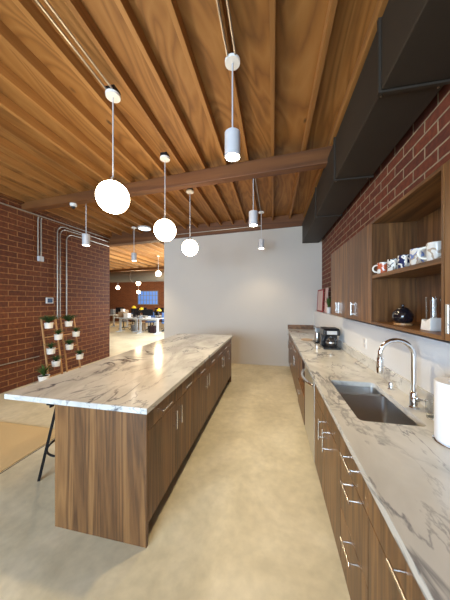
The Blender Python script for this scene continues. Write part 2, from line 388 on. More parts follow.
# rectangular duct along the right wall
du = thing('air_duct', 'dark brown rectangular air duct running along the top of the red brick wall', 'duct', (.87, 2, 2.93))
X0, X1, Z0, Z1 = .685, 1.06, 2.94, 3.40
ys = [-3.9, -1.8, -.64, .52, 1.67, 2.78, 3.94, 5.70]
for a, b in zip(ys[:-1], ys[1:]):
    g = box(X0, X1, a + .012, b - .012, Z0, Z1).obj('duct_section', M['duct'], du, bevel=.006, off=du.location)
for y in ys[1:-1]:
    f = MB(); e = .014
    f.box(X0-e, X0, y-.011, y+.011, Z0-e, Z1+e); f.box(X1, X1+e, y-.011, y+.011, Z0-e, Z1+e); f.box(X0, X1, y-.011, y+.011, Z0-e, Z0); f.box(X0, X1, y-.011, y+.011, Z1, Z1+e)
    f.box(X0, X1, y-.009, y+.009, Z0, Z1)
    fo = f.obj('duct_flange', M['duct'], du, off=du.location)
    for xx in (X0+.02, X1-.03):
        MB().lathe([(.006,-.006),(.006,0)], (xx, y+.035, Z0), 10).obj('screw', M['galv'], fo, off=du.location)
for y in (-2.5, 0.9, 3.4, 5.0):
    MB().box(X0-.03, X0-.018, y, y+.03, Z0-.012, 3.55).box(X0-.03, X1, y, y+.03, Z0-.024, Z0-.016).obj('hanger_strap', M['duct'], du, off=du.location) if y < 0 else None

# ---------------------------------------------------------------- cabinets
def pull(mb_dir, c, length, parent, off, out=(1,0,0)):
    """bar pull: bar of given length centred at c (on the door face), standing out along `out`"""
    c = Vector(c); d = Vector(mb_dir); o = Vector(out); m = MB()
    a, b = c - d*length/2 + o*.032, c + d*length/2 + o*.032
    m.tube([a, b], .0055, 10)
    for s in (-.36, .36):
        q = c + d*length*s; m.tube([q, q + o*.032], .0035, 8)
    return m.obj('handle', M['nickel'], parent, smooth=True, off=off)
G = .002
def base_unit(name, label, y0, y1, xf, xb, side, layout, group, zt=.873, cat='cabinet', zk=.10):
    """xf: x of door faces, xb: back; side=+1 doors look to +x"""
    loc = ((xf+xb)/2, (y0+y1)/2, 0)
    t = thing(name, label, cat, loc, 0, group)
    s = side; xi = xf - s*.022; lo, hi = sorted((xi, xb))
    box(lo, hi, y0+.0005, y1-.0005, zk, zt).obj('body', M['walnut'], t, off=loc)
    kx = sorted((xf - s*.075, xb)); box(kx[0], kx[1], y0+.0005, y1-.0005, 0, zk).obj('toe_kick', M['kick'], t, off=loc)
    fx = sorted((xi, xf)); o = (s, 0, 0)
    for (kind, a, b, z0, z1, hd) in layout:
        A, B = y0 + (y1-y0)*a, y0 + (y1-y0)*b
        p = box(fx[0], fx[1], A+G, B-G, z0+G, z1-G).obj(kind, M['walnut'], t, bevel=.0015, off=loc)
        if hd is None: continue
        if hd[0] == 'h': pull((0,1,0), (xf, (A+B)/2, hd[1]), hd[2], p, loc, o)
        else: pull((0,0,1), (xf, (B-.05 if hd[0] == 'vb' else A+.05), hd[1]), hd[2], p, loc, o)
    return t
ZD = .735
def isl_layout(): return [('drawer', 0, .5, ZD, .868, ('h', .80, .15)), ('drawer', .5, 1, ZD, .868, ('h', .80, .15)),
                          ('door', 0, .5, .135, ZD, ('vb', .62, .15)), ('door', .5, 1, .135, ZD, ('va', .62, .15))]
XI = -.79
ig = 'walnut cabinet units of the island'
base_unit('base_cabinet', 'island cabinet unit nearest the near walnut end panel', 1.36, 2.235, XI, -1.485, 1, isl_layout(), ig, zk=.13)
base_unit('base_cabinet', 'second island cabinet unit counted from the near end panel', 2.235, 3.11, XI, -1.485, 1, isl_layout(), ig, zk=.13)
base_unit('base_cabinet', 'third island cabinet unit, last of the wide ones toward the white wall', 3.11, 3.975, XI, -1.485, 1, isl_layout(), ig, zk=.13)
base_unit('base_cabinet', 'narrow single-door cabinet unit at the far end of the island', 3.975, 4.40, XI, -1.485, 1,
          [('drawer', 0, 1, ZD, .868, ('h', .80, .14)), ('door', 0, 1, .135, ZD, ('va', .62, .15))], ig, zk=.13)
tag(box(-1.495, XI+.001, 1.337, 1.3595, 0, .873).obj('end_panel', M['walnut'], bevel=.0015), 'wide walnut panel closing the near end of the island down to the floor', 'panel')
tag(box(-1.495, XI+.001, 4.4005, 4.423, 0, .873).obj('end_panel', M['walnut'], bevel=.0015), 'walnut panel closing the far end of the island', 'panel')
tag(box(-1.895, -.765, 1.30, 4.46, .8735, .91).obj('island_countertop', M['marble'], bevel=.0025), 'long grey veined marble slab on top of the island', 'countertop')
bt = thing('support_bracket', 'black steel bracket under the overhang at the near end of the island', 'bracket', (-1.51, 1.32, .845))
MB().box(-1.53, -1.4955, 1.305, 1.335, .860, .8733).box(-1.505, -1.4955, 1.305, 1.335, .845, .860).obj('bracket_arm', M['blackmetal'], bt, off=bt.location)

# right-hand run, doors face -x
XC, XB = .375, .958
tallz = .868
def dr(z): return z
base_unit('base_cabinet', 'base cabinet with top drawer at the near end of the right counter', -.25, .385, XC, XB, -1,
          [('drawer', 0, 1, .715, tallz, ('h', .79, .16)), ('door', 0, .5, .11, .715, ('vb', .60, .16)), ('door', .5, 1, .11, .715, ('va', .60, .16))], 'base cabinets under the right counter')
base_unit('base_cabinet', 'base cabinet below the paper towel roll, beside the narrow drawer stack', .385, 1.02, XC, XB, -1,
          [('drawer', 0, 1, .715, tallz, ('h', .79, .17)), ('door', 0, 1, .11, .715, None)], 'base cabinets under the right counter')
base_unit('drawer_cabinet', 'narrow stack of three walnut drawers right of the sink cabinet', 1.02, 1.40, XC, XB, -1,
          [('drawer', 0, 1, .715, tallz, ('h', .795, .14)), ('drawer', 0, 1, .42, .715, ('h', .655, .14)), ('drawer', 0, 1, .11, .42, ('h', .365, .14))], 'base cabinets under the right counter')
# sink base: open top so that the bowls can hang in it
def sink_unit(y0, y1):
    loc = ((XC+XB)/2, (y0+y1)/2, 0)
    t = thing('sink_cabinet', 'two-door walnut cabinet under the steel sink', 'cabinet', loc, 0, 'base cabinets under the right counter')
    m = MB(); xi = XC+.022
    m.box(xi, XB, y0+.0005, y0+.018, .10, .873); m.box(xi, XB, y1-.018, y1-.0005, .10, .873); m.box(XB-.012, XB, y0+.018, y1-.018, .10, .873); m.box(xi, XB-.012, y0+.018, y1-.018, .10, .118)
    m.box(xi, xi+.018, y0+.018, y1-.018, .80, .873)
    m.obj('body', M['walnut'], t, off=loc)
    box(XC+.075, XB, y0+.0005, y1-.0005, 0, .10).obj('toe_kick', M['kick'], t, off=loc)
    ym = (y0+y1)/2
    box(XC, xi, y0+G, y1-G, .715+G, tallz-G).obj('false_front', M['walnut'], t, bevel=.0015, off=loc)
    for a, b, hy in ((y0, ym, ym-.085), (ym, y1, ym+.06)):
        p = box(XC, xi, a+G, b-G, .11+G, .715-G).obj('door', M['walnut'], t, bevel=.0015, off=loc)
        pull((0,0,1), (XC, hy, .60), .16, p, loc, (-1,0,0))
    return t
sink_unit(1.40, 2.215)
# dishwasher
dl = ((XC+XB)/2, 2.535, 0)
dw = thing('dishwasher', 'stainless steel dishwasher with curved bar handle between walnut cabinets', 'dishwasher', dl)
box(XC+.03, XB, 2.218, 2.852, .10, .872).obj('body', M['grey'], dw, off=dl)
box(XC+.07, XB, 2.218, 2.852, 0, .10).obj('toe_kick', M['kick'], dw, off=dl)
box(XC-.004, XC+.03, 2.22, 2.85, .105, .868).obj('door', M['steel'], dw, bevel=.004, off=dl)
pts = [(XC-.004, 2.27, .79)] + [(XC-.004-.062*math.sin(math.pi*t/12)**.7, 2.27+.53*t/12, .79) for t in range(1, 12)] + [(XC-.004, 2.80, .79)]
MB().tube(pts, .013, 12).obj('handle', M['chrome'], dw, smooth=True, off=dl)
# cabinet with dark open niche and a drawer
nl = ((XC+XB)/2, 3.2, 0)
nc = thing('niche_cabinet', 'walnut cabinet with a dark recessed niche above its lower drawer, beyond the dishwasher', 'cabinet', nl, 0, 'base cabinets under the right counter')
n = MB(); n.box(XC+.01, XB, 2.855, 2.873, .10, .873); n.box(XC+.01, XB, 3.532, 3.55, .10, .873); n.box(XC+.01, XB-.02, 2.873, 3.532, .10, .45); n.box(XC+.01, XB-.02, 2.873, 3.532, .835, .873)
n.obj('body', M['walnut'], nc, off=nl)
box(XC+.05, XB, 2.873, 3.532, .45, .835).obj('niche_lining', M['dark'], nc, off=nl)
box(XC+.07, XB, 2.856, 3.549, 0, .10).obj('toe_kick', M['kick'], nc, off=nl)
p = box(XC-.01, XC+.01, 2.86, 3.545, .11, .44).obj('drawer', M['walnut'], nc, bevel=.0015, off=nl)
pull((0,1,0), (XC-.01, 3.2, .37), .15, p, nl, (-1,0,0))
fl = [('drawer', 0, .5, .735, tallz, ('h', .80, .14)), ('drawer', .5, 1, .735, tallz, ('h', .80, .14)), ('door', 0, .5, .11, .735, ('vb', .60, .15)), ('door', .5, 1, .11, .735, ('va', .60, .15))]
base_unit('base_cabinet', 'two-door base cabinet below the coffee maker', 3.55, 4.28, XC, XB, -1, fl, 'base cabinets under the right counter')
base_unit('base_cabinet', 'drawer cabinet second from the white wall on the right run', 4.28, 5.0, XC, XB, -1,
          [('drawer', 0, 1, .715, tallz, ('h', .79, .14)), ('drawer', 0, 1, .42, .715, ('h', .655, .14)), ('drawer', 0, 1, .11, .42, ('h', .365, .14))], 'base cabinets under the right counter')
base_unit('base_cabinet', 'two-door base cabinet ending the right run at the white wall', 5.0, 5.748, XC, XB, -1, fl, 'base cabinets under the right counter')

# counter slab with a sink cut-out
import bmesh
def slab_hole(x0, x1, y0, y1, z0, z1, hole):
    bm = bmesh.new()
    def loop(pts):
        vs = [bm.verts.new((x, y, z1)) for x, y in pts]
        return [bm.edges.new((vs[i], vs[(i+1) % len(vs)])) for i in range(len(vs))]
    es = loop([(x0,y0),(x1,y0),(x1,y1),(x0,y1)]) + loop(hole)
    r = bmesh.ops.triangle_fill(bm, use_beauty=True, use_dissolve=False, edges=es)
    fs = [g for g in r['geom'] if isinstance(g, bmesh.types.BMFace)]
    ex = bmesh.ops.extrude_face_region(bm, geom=fs)
    for v in [g for g in ex['geom'] if isinstance(g, bmesh.types.BMVert)]: v.co.z = z0
    bmesh.ops.recalc_face_normals(bm, faces=bm.faces)
    m = MB(); bm.verts.ensure_lookup_table(); bm.verts.index_update()
    m.add([tuple(v.co) for v in bm.verts], [tuple(v.index for v in f.verts) for f in bm.faces]); bm.free(); return m
SX0, SX1, SY0, SY1 = .475, .812, 1.415, 2.09
rc = .03; hole = []
for (cx, cy, a) in ((SX0+rc, SY0+rc, 180), (SX1-rc, SY0+rc, 270), (SX1-rc, SY1-rc, 0), (SX0+rc, SY1-rc, 90)):
    hole += [(cx + rc*math.cos(R(a+q)), cy + rc*math.sin(R(a+q))) for q in (0, 22.5, 45, 67.5, 90)]
ct = slab_hole(.355, .959, -.25, 5.748, .8735, .91, hole).obj('kitchen_countertop', M['marble'])
tag(ct, 'long veined marble counter along the right wall with the sink cut into it', 'countertop')
# backsplash strips
tag(box(.940, .9595, -.25, 5.748, .9105, 1.01).obj('backsplash', M['marble'], bevel=.002), 'low marble upstand running behind the faucet along the white wall', 'backsplash')
tag(box(.356, .9395, 5.73, 5.7495, .9105, 1.01).obj('backsplash', M['walnut_y'], bevel=.002), 'short brown upstand closing the far end of the counter', 'backsplash')
# sink
sl = (.64, 1.75, .70)
sk = thing('kitchen_sink', 'undermount stainless steel double-bowl sink set in the marble counter', 'sink', sl)
def bowl(y0, y1, zb, name='bowl'):
    x0, x1 = SX0-.008, SX1+.008; r = .035; T = .003
    def rr(x0, x1, y0, y1, r, z):
        out = []
        for (cx, cy, a) in ((x0+r, y0+r, 180), (x1-r, y0+r, 270), (x1-r, y1-r, 0), (x0+r, y1-r, 90)):
            out += [(cx + r*math.cos(R(a+q)), cy + r*math.sin(R(a+q)), z) for q in (0, 18, 36, 54, 72, 90)]
        return out
    rings = [rr(x0-T, x1+T, y0-T, y1+T, r, .873), rr(x0-T, x1+T, y0-T, y1+T, r, zb-T), None]
    m = MB()
    inner = [rr(x0, x1, y0, y1, r, .873), rr(x0+.004, x1-.004, y0+.004, y1-.004, r, zb+.02), rr(x0+.014, x1-.014, y0+.014, y1-.014, r-.006, zb+.004), rr(x0+.03, x1-.03, y0+.03, y1-.03, r-.01, zb)]
    allr = [rings[1], rings[0]] + inner
    m.ring_stack(allr, True)
    o = m.obj(name, M['steel'], sk, smooth=True, off=sl)
    cx, cy = (x0+x1)/2 + .03, (y0+y1)/2
    d = MB().lathe([(.045, .0), (.045, .003), (.030, .003), (.026, .001)], (cx, cy, zb+.0005), 24).obj('drain', M['chrome'], o, smooth=True, off=sl)
    return o
bowl(1.407, 1.905, .665); bowl(1.935, 2.098, .70)
box(SX0-.007, SX1+.007, 1.909, 1.931, .69, .868).obj('divider', M['steel'], sk, bevel=.006, off=sl)

# faucet
fx, fy = .868, 1.655; fo = (fx, fy, .91)
fa = thing('faucet', 'tall chrome gooseneck faucet standing behind the sink', 'faucet', fo)
MB().lathe([(.029,0),(.029,.006),(.023,.012),(.021,.09),(.017,.10),(.0135,.105)], fo, 24).obj('faucet_base', M['chrome'], fa, smooth=True, off=fo)
ra = .095; zc = 1.235
neck = [(fx, fy, 1.0), (fx, fy, 1.12), (fx, fy, zc)] + [tuple(v) for v in arc((fx-ra, fy, zc), ra, 0, math.pi, (1,0,0), (0,0,1), 16)][1:] + [(fx-2*ra, fy, 1.20)]
MB().tube(neck, .014, 14).obj('neck', M['chrome'], fa, smooth=True, off=fo)
MB().lathe([(.0145,.10),(.018,.092),(.021,.02),(.019,0),(.010,-.004)], (fx-2*ra, fy, 1.118), 20).obj('spray_head', M['chrome'], fa, smooth=True, off=fo)
MB().tube([(fx, fy, .975), (fx, fy-.045, .978)], [.013,.013], 12).tube([(fx, fy-.04, .98), (fx+.01, fy-.11, 1.0)], [.008,.0055], 10).obj('lever', M['chrome'], fa, smooth=True, off=fo)
cp = tag(MB().lathe([(.021,0),(.021,.004),(.017,.008),(.017,.045),(.014,.052),(.006,.055)], (0,0,0), 20).obj('air_gap_cap', M['chrome'], smooth=True), 'short chrome cylinder on the counter behind the sink, beyond the faucet', 'sink fitting')
cp.location = (.878, 1.965, .9102)
# tumblers behind the sink
def tumbler(x, y, label, r=.032, h=.095):
    t = MB().lathe([(r*.85,0),(r,h),(r-.0025,h),(r*.85-.0025,.006),(.001,.006)], (0,0,0), 24).obj('tumbler', M['glass'], smooth=True)
    tag(t, label, 'glass', 'clear glasses behind the sink'); t.location = (x, y, .9105); return t
tumbler(.895, 1.53, 'clear glass tumbler beside the faucet base')
tumbler(.895, 1.445, 'clear glass tumbler between the other glass and the paper towel roll', .034, .12)
# paper towel
pc = (.832, 1.27, .9105)
pt = thing('paper_towel_holder', 'chrome-based holder carrying the paper towel roll on the near counter', 'paper towel holder', pc)
MB().lathe([(.078,0),(.078,.006),(.07,.012),(.008,.013),(.007,.30),(.011,.305),(.011,.318),(.004,.323)], pc, 36).obj('stand', M['chrome'], pt, smooth=True, off=pc)
pr = MB().lathe([(.021,.001),(.070,0),(.0715,.004),(.0715,.272),(.070,.276),(.021,.275),(.021,.001)], (0,0,0), 40, cap=False).obj('paper_towel_roll', M['paper'], smooth=True)
pr.location = (pc[0], pc[1], .9245); tag(pr, 'fat white paper towel roll standing at the right end of the counter', 'paper towel')
# outlet
ol = thing('wall_outlet', 'white outlet plate on the low white wall beyond the faucet', 'outlet', (.9595, 2.69, 1.13))
box(.954, .9598, 2.655, 2.725, 1.075, 1.185).obj('cover_plate', M['white'], ol, bevel=.002, off=ol.location)
for z in (1.105, 1.155): box(.952, .9541, 2.672, 2.708, z-.016, z+.016).obj('socket', M['canw'], ol, off=ol.location)

# coffee maker
cl = (.80, 3.52, .9105)
cm = thing('coffee_maker', 'black drip coffee maker with glass carafe on the counter', 'coffee maker', cl)
box(.69, .91, 3.38, 3.66, .9105, .94).obj('base', M['blackplastic'], cm, bevel=.008, off=cl)
box(.69, .91, 3.55, 3.66, .94, 1.10).obj('column', M['blackplastic'], cm, bevel=.008, off=cl)
box(.69, .91, 3.40, 3.66, 1.10, 1.185).obj('reservoir', M['blackplastic'], cm, bevel=.014, off=cl)
box(.70, .90, 3.41, 3.65, 1.186, 1.196).obj('lid', M['blackmetal'], cm, bevel=.004, off=cl)
cx, cy = .80, 3.465
ca = MB().lathe([(.045,0),(.062,.02),(.066,.06),(.052,.11),(.040,.125),(.040,.135),(.036,.135),(.034,.12),(.06,.06),(.055,.02),(.002,.008)], (cx, cy, .941), 28).obj('carafe', M['darkglass'], cm, smooth=True, off=cl)
MB().lathe([(.0665,.0),(.0675,.004),(.0675,.016),(.066,.02)], (cx, cy, .99), 28, cap=False).obj('carafe_band', M['steel'], ca, smooth=True, off=cl)
MB().lathe([(.041,.0),(.041,.012),(.03,.02)], (cx, cy, 1.0765), 24).obj('carafe_lid', M['blackplastic'], ca, smooth=True, off=cl)
MB().tube([(cx+.02,cy-.045,1.07),(cx+.03,cy-.095,1.065),(cx+.03,cy-.10,1.01),(cx+.025,cy-.062,.975)], .008, 10).obj('carafe_handle', M['blackplastic'], ca, smooth=True, off=cl)
box(.735, .865, 3.395, 3.40, 1.118, 1.165).obj('control_panel', M['steel'], cm, off=cl)
# coffee grinder / kettle beside it
kl = (.72, 3.93, .9105)
kt = thing('espresso_machine', 'small silver and black coffee machine behind the drip coffee maker', 'coffee machine', kl)
box(.66, .86, 3.84, 4.04, .9105, .935).obj('base', M['blackplastic'], kt, bevel=.006, off=kl)
box(.76, .86, 3.84, 4.04, .935, 1.16).obj('body', M['blackplastic'], kt, bevel=.01, off=kl)
box(.665, .76, 3.86, 4.02, 1.08, 1.16).obj('brew_head', M['steel'], kt, bevel=.01, off=kl)
MB().lathe([(.036,0),(.042,.02),(.045,.10),(.040,.13),(.02,.135)], (.705, 3.94, .936), 24).obj('steel_pitcher', M['steel'], kt, smooth=True, off=kl)
MB().cyl((.664, 3.94, 1.12), .012, .02, 14).obj('knob', M['blackplastic'], kt, smooth=True, off=kl)
ct_ = tag(MB().lathe([(.001,0),(.085,0),(.10,.006),(.10,.012),(.085,.009),(.001,.009)], (0,0,0), 32).obj('serving_plate', plain('terracotta_plate', srgb(186,158,130), .5), smooth=True), 'flat round tan plate on the counter beside the coffee machines', 'plate')
ct_.location = (.575, 4.15, .9103)

# ---------------------------------------------------------------- ledge things
pf = thing('framed_print', 'red-framed pink print leaning against the brick on the white ledge', 'picture', (1.05, 5.35, 1.3455), 0)
def lean(m, x_base, z0, k):   # lean backwards toward +x as z rises
    m.v = [(a + (c - z0)*k, b, c) for a, b, c in m.v]; return m
o0 = (1.05, 5.35, 1.3455)
fr = MB(); fr.box(1.0,1.018,5.06,5.09,1.346,1.83).box(1.0,1.018,5.62,5.65,1.346,1.83).box(1.0,1.018,5.09,5.62,1.346,1.376).box(1.0,1.018,5.09,5.62,1.80,1.83)
lean(fr, 1.0, 1.346, .05).obj('red_border', M['red'], pf, off=o0)
lean(box(1.006,1.012,5.09,5.62,1.376,1.80), 1.0, 1.346, .05).obj('print', M['pink'], pf, off=o0)
bd = thing('print_board', 'pale pink board with a red edge standing beside the framed print', 'picture', (1.0, 4.9, 1.3455))
lean(box(1.03,1.036,4.78,4.99,1.346,1.84), 1.0, 1.346, .05).obj('print', M['pink'], bd, off=(1.0,4.9,1.3455))
lean(box(1.026,1.04,4.99,5.01,1.346,1.84), 1.0, 1.346, .05).obj('red_edge', M['red'], bd, off=(1.0,4.9,1.3455))

def blades(n, h, spread, width, seed, droop=.4, c=(0,0,0), up=.0):
    rnd = random.Random(seed); m = MB()
    for i in range(n):
        a = rnd.uniform(0, 2*math.pi); L_ = h*rnd.uniform(.6, 1.05); s = spread*rnd.uniform(.25, 1)
        dx, dy = math.cos(a), math.sin(a); px, py = -dy, dx; w0 = width*rnd.uniform(.7, 1.2); pts = []
        for k in range(5):
            t = k/4; r = .006 + s*t**1.3; z = up + L_*(t - droop*t*t*s/max(spread, .001)*.8)
            ww = w0*(1 - t)**.6*(.6+.8*t if t < .5 else 1) if k < 4 else .0005
            pts.append(((c[0]+dx*r+px*ww, c[1]+dy*r+py*ww, c[2]+z+.002), (c[0]+dx*r, c[1]+dy*r, c[2]+z-.001), (c[0]+dx*r-px*ww, c[1]+dy*r-py*ww, c[2]+z+.002)))
        vs = [v for q in pts for v in q]; fs = []
        for k in range(4):
            fs += [(k*3, k*3+1, k*3+4, k*3+3), (k*3+1, k*3+2, k*3+5, k*3+4)]
        m.add(vs, fs)
    return m
def pot_mesh(r, h, taper=.78): return MB().lathe([(r*taper,0),(r,h),(r+.003,h),(r+.003,h+.006),(r-.006,h+.006),(r-.008,h-.012),(.001,h-.012)], (0,0,0), 24)
def plant(name, label, loc, r, h, fh, fs, fw, n, seed, mat='leaf', potm='ceramic', group=None, taper=.78, kind='plant'):
    t = thing(name, label, kind, loc, 0, group)
    pot_mesh(r, h, taper).obj('pot', M[potm], t, smooth=True)
    MB().lathe([(r-.009,h-.010),(r-.009,h-.004),(.001,h-.002)], (0,0,0), 20).obj('soil', M['soil'], t)
    blades(n, fh, fs, fw, seed, up=h-.006).obj('foliage', M[mat], t, smooth=True)
    return t
plant('potted_plant', 'small bushy green plant in a white pot on the ledge beside the cabinets', (1.035, 4.64, 1.3455), .040, .11, .26, .08, .012, 46, 3, 'leaf', 'white')
pw = tag(MB().lathe([(.03,0),(.034,.11),(.030,.11),(.027,.008),(.001,.006)], (0,0,0), 20).obj('white_cup', M['white'], smooth=True), 'plain white cup on the ledge between the plant and the upper cabinets', 'cup')
pw.location = (1.045, 4.30, 1.3455)

# ---------------------------------------------------------------- upper cabinets
UX, UB, UZ0, UZ1 = .80, 1.134, 1.392, 2.235
def upper(label, y0, y1, doors, handles):
    loc = ((UX+UB)/2, (y0+y1)/2, UZ0)
    t = thing('wall_cabinet', label, 'cabinet', loc, 0, 'upper walnut cabinets on the brick wall')
    box(UX+.02, UB, y0+.0005, y1-.0005, UZ0, UZ1).obj('body', M['walnut'], t, off=loc)
    for (a, b), h in zip(doors, handles):
        p = box(UX, UX+.02, a+G, b-G, UZ0+.001, UZ1-.001).obj('door', M['walnut'], t, bevel=.0015, off=loc)
        if h:
            m = MB(); m.box(UX-.022, UX-.015, h-.009, h+.009, 1.43, 1.565); m.box(UX-.016, UX, h-.006, h+.006, 1.445, 1.455); m.box(UX-.016, UX, h-.006, h+.006, 1.54, 1.55)
            m.obj('handle', M['nickel'], p, bevel=.001, off=loc)
    return t
upper('two-door wall cabinet farthest from the camera, nearest the ledge plant', 2.685, 3.453, ((2.685,3.07),(3.07,3.453)), (3.02, 3.12))
upper('single-door wall cabinet between the two-door cabinet and the mug shelves', 2.125, 2.685, ((2.125,2.685),), (2.56,))
upper('wall cabinet right of the mug shelves at the picture edge', .42, 1.282, ((.85,1.282),(.42,.85)), (1.235, .47))
ol_ = ((UX+UB)/2, 1.70, UZ0); Y0, Y1 = 1.284, 2.124
oc = thing('open_shelf_cabinet', 'open walnut wall cabinet with one middle shelf holding mugs', 'cabinet', ol_, 0, 'upper walnut cabinets on the brick wall')
box(UX, UB, Y1-.02, Y1, UZ0, UZ1).obj('side_panel', M['walnut'], oc, off=ol_)
box(UX, UB, Y0, Y0+.02, UZ0, UZ1).obj('side_panel', M['walnut'], oc, off=ol_)
box(UB-.012, UB, Y0+.02, Y1-.02, UZ0+.02, UZ1-.02).obj('back_panel', M['walnut'], oc, off=ol_)
box(UX, UB, Y0+.02, Y1-.02, UZ1-.02, UZ1).obj('top_panel', M['walnut_y'], oc, off=ol_)
box(UX, UB, Y0+.02, Y1-.02, UZ0, UZ0+.02).obj('bottom_panel', M['walnut_y'], oc, off=ol_)
SH = 1.792
box(UX+.004, UB-.012, Y0+.02, Y1-.02, SH-.028, SH).obj('shelf', M['walnut_y'], oc, bevel=.001, off=ol_)
# mugs
def mug(x, y, label, mat, r=.041, h=.092, ang=200):
    t = thing('coffee_mug', label, 'mug', (x, y, SH+.0005), R(ang), 'mugs on the middle shelf')
    MB().lathe([(r*.93,0),(r,.006),(r,h),(r-.0035,h),(r-.004,.008),(.001,.007)], (0,0,0), 28).obj('cup', mat, t, smooth=True)
    MB().tube([Vector((r-.004,0,h*.8))] + arc((r+.004,0,h*.5), h*.3, math.pi/2, -math.pi/2, (1,0,0), (0,0,1), 10) + [Vector((r-.004,0,h*.2))], .006, 8).obj('handle', M['ceramic'], t, smooth=True)
    return t
NV = srgb(38,46,84); OR = srgb(190,96,62); BK = srgb(36,34,38); LB = srgb(120,140,190); TN = srgb(178,160,140)
mug(.865, 2.055, 'orange and white patterned mug, farthest on the shelf', mug_mat('mug_orange', [(0, W_), (.46, OR), (.6, W_)]), ang=175)
mug(.87, 1.90, 'black and white patterned mug, second from the far end', mug_mat('mug_black', [(0, W_), (.47, BK), (.56, W_)], 22), ang=250)
mug(.87, 1.755, 'dark navy and white mug in the middle of the row', mug_mat('mug_navy', [(0, W_), (.42, NV), (.55, W_), (.6, NV)]), ang=248)
mug(.87, 1.595, 'large mug with blue-grey swirls, second nearest', mug_mat('mug_swirl', [(0, W_), (.45, LB), (.52, TN), (.6, W_)], 18), .05, .10, 240)
mug(.865, 1.44, 'white mug with tan markings, nearest on the shelf', mug_mat('mug_tan', [(0, W_), (.52, TN), (.6, W_)]), .046, .10, 160)
# trivet + teapot
tz = UZ0+.0205
tv = tag(MB().cyl((0,0,0), .055, .012, 32).obj('trivet', M['trivet'], smooth=True), 'round wooden trivet under the black teapot', 'trivet'); tv.location = (.905, 1.855, tz)
tp = thing('teapot', 'round glossy black teapot with lid on the bottom board of the open cabinet', 'teapot', (.905, 1.855, tz+.0125), R(75)); tp.scale = (.82, .82, .84)
MB().lathe([(.045,0),(.065,.012),(.078,.045),(.074,.08),(.055,.108),(.040,.118),(.001,.12)], (0,0,0), 32).obj('body', M['pot_black'], tp, smooth=True)
MB().lathe([(.042,.115),(.040,.122),(.02,.132),(.008,.134),(.012,.146),(.010,.154),(.001,.156)], (0,0,0), 24).obj('lid', M['pot_black'], tp, smooth=True)
MB().tube([(-.066,0,.035),(-.092,0,.06),(-.105,0,.09)], [.016,.011,.008], 12).obj('spout', M['pot_black'], tp, smooth=True)
MB().tube([(.064,0,.095)] + [tuple(v) for v in arc((.075,0,.068), .026, math.pi/2, -math.pi/2, (1,0,0), (0,0,1), 8)] + [(.066,0,.038)], .007, 8).obj('handle', M['pot_black'], tp, smooth=True)
# glass brewer on white base
gb = thing('glass_brewer', 'tall clear glass jar on a white base beside the black teapot', 'coffee brewer', (.90, 1.52, tz)); gb.scale = (.85, .72, 1)
MB().add([(-.055,-.06,0),(.055,-.06,0),(.055,.06,0),(-.055,.06,0),(-.05,-.055,.075),(.05,-.055,.075),(.05,.02,.05),(-.05,.02,.05),(-.05,.055,.062),(.05,.055,.062)],
         [(0,3,2,1),(0,1,5,4),(4,5,6,7),(7,6,9,8),(1,2,9,6,5),(3,0,4,7,8),(2,3,8,9)]).obj('base', M['white'], gb, bevel=.004)
MB().lathe([(.046,.062),(.048,.19),(.045,.19),(.043,.066),(.001,.064)], (0,0,0), 28).obj('glass_jar', M['glass'], gb, smooth=True)
MB().tube([(0,0,.066),(0,0,.18)], [.013,.009], 12).obj('stem', M['white'], gb, smooth=True)
MB().tube([(-.01,.02,.068),(-.012,.024,.175)], .004, 8).obj('spoon', M['steel'], gb, smooth=True)

# ---------------------------------------------------------------- pendants
def lamp_light(name, parent, z, power, col, spot=None, r=.04):
    l = bpy.data.lights.new(name, 'SPOT' if spot else 'POINT'); l.energy = power; l.color = col; l.shadow_soft_size = r
    if spot: l.spot_size = R(spot); l.spot_blend = .7
    o = bpy.data.objects.new(name, l); COL.objects.link(o); o.parent = parent; o.location = (0, 0, z); return o
WARM = (1, .80, .50)
def globe_pendant(x, y, z, label, r=.14):
    zt = roof_z(x) - .0; t = thing('globe_pendant', label, 'pendant lamp', (x, y, z), 0, 'globe pendants above the island')
    prof = [(max(.001, r*math.sin(R(a))), -r*math.cos(R(a))) for a in range(0, 181, 8)]
    MB().lathe(prof, (0,0,0), 40).obj('globe', M['globe'], t, smooth=True)
    MB().cyl((0,0,r-.004), .028, .035, 20).obj('socket_cap', M['nickel'], t, smooth=True)
    top = zt - z
    MB().tube([(0,0,r+.03), (0,0,top-.07)], .006, 8).obj('rod', M['canw'], t, smooth=True)
    MB().lathe([(.001,top-.075),(.062,top-.072),(.064,top-.05),(.05,top-.046)], (0,0,0), 28).obj('canopy', M['white'], t, smooth=True)
    MB().box(-.045,.045,-.045,.045,top-.046,top).obj('junction_box', M['blackmetal'], t, bevel=.004)
    return t
globe_pendant(-1.412, 1.83, 2.515, 'glowing white globe pendant nearest the camera')
globe_pendant(-1.373, 2.775, 2.50, 'glowing globe pendant in the middle of the three')
globe_pendant(-1.373, 3.70, 2.48, 'glowing globe pendant farthest from the camera, in front of the white wall', .137)
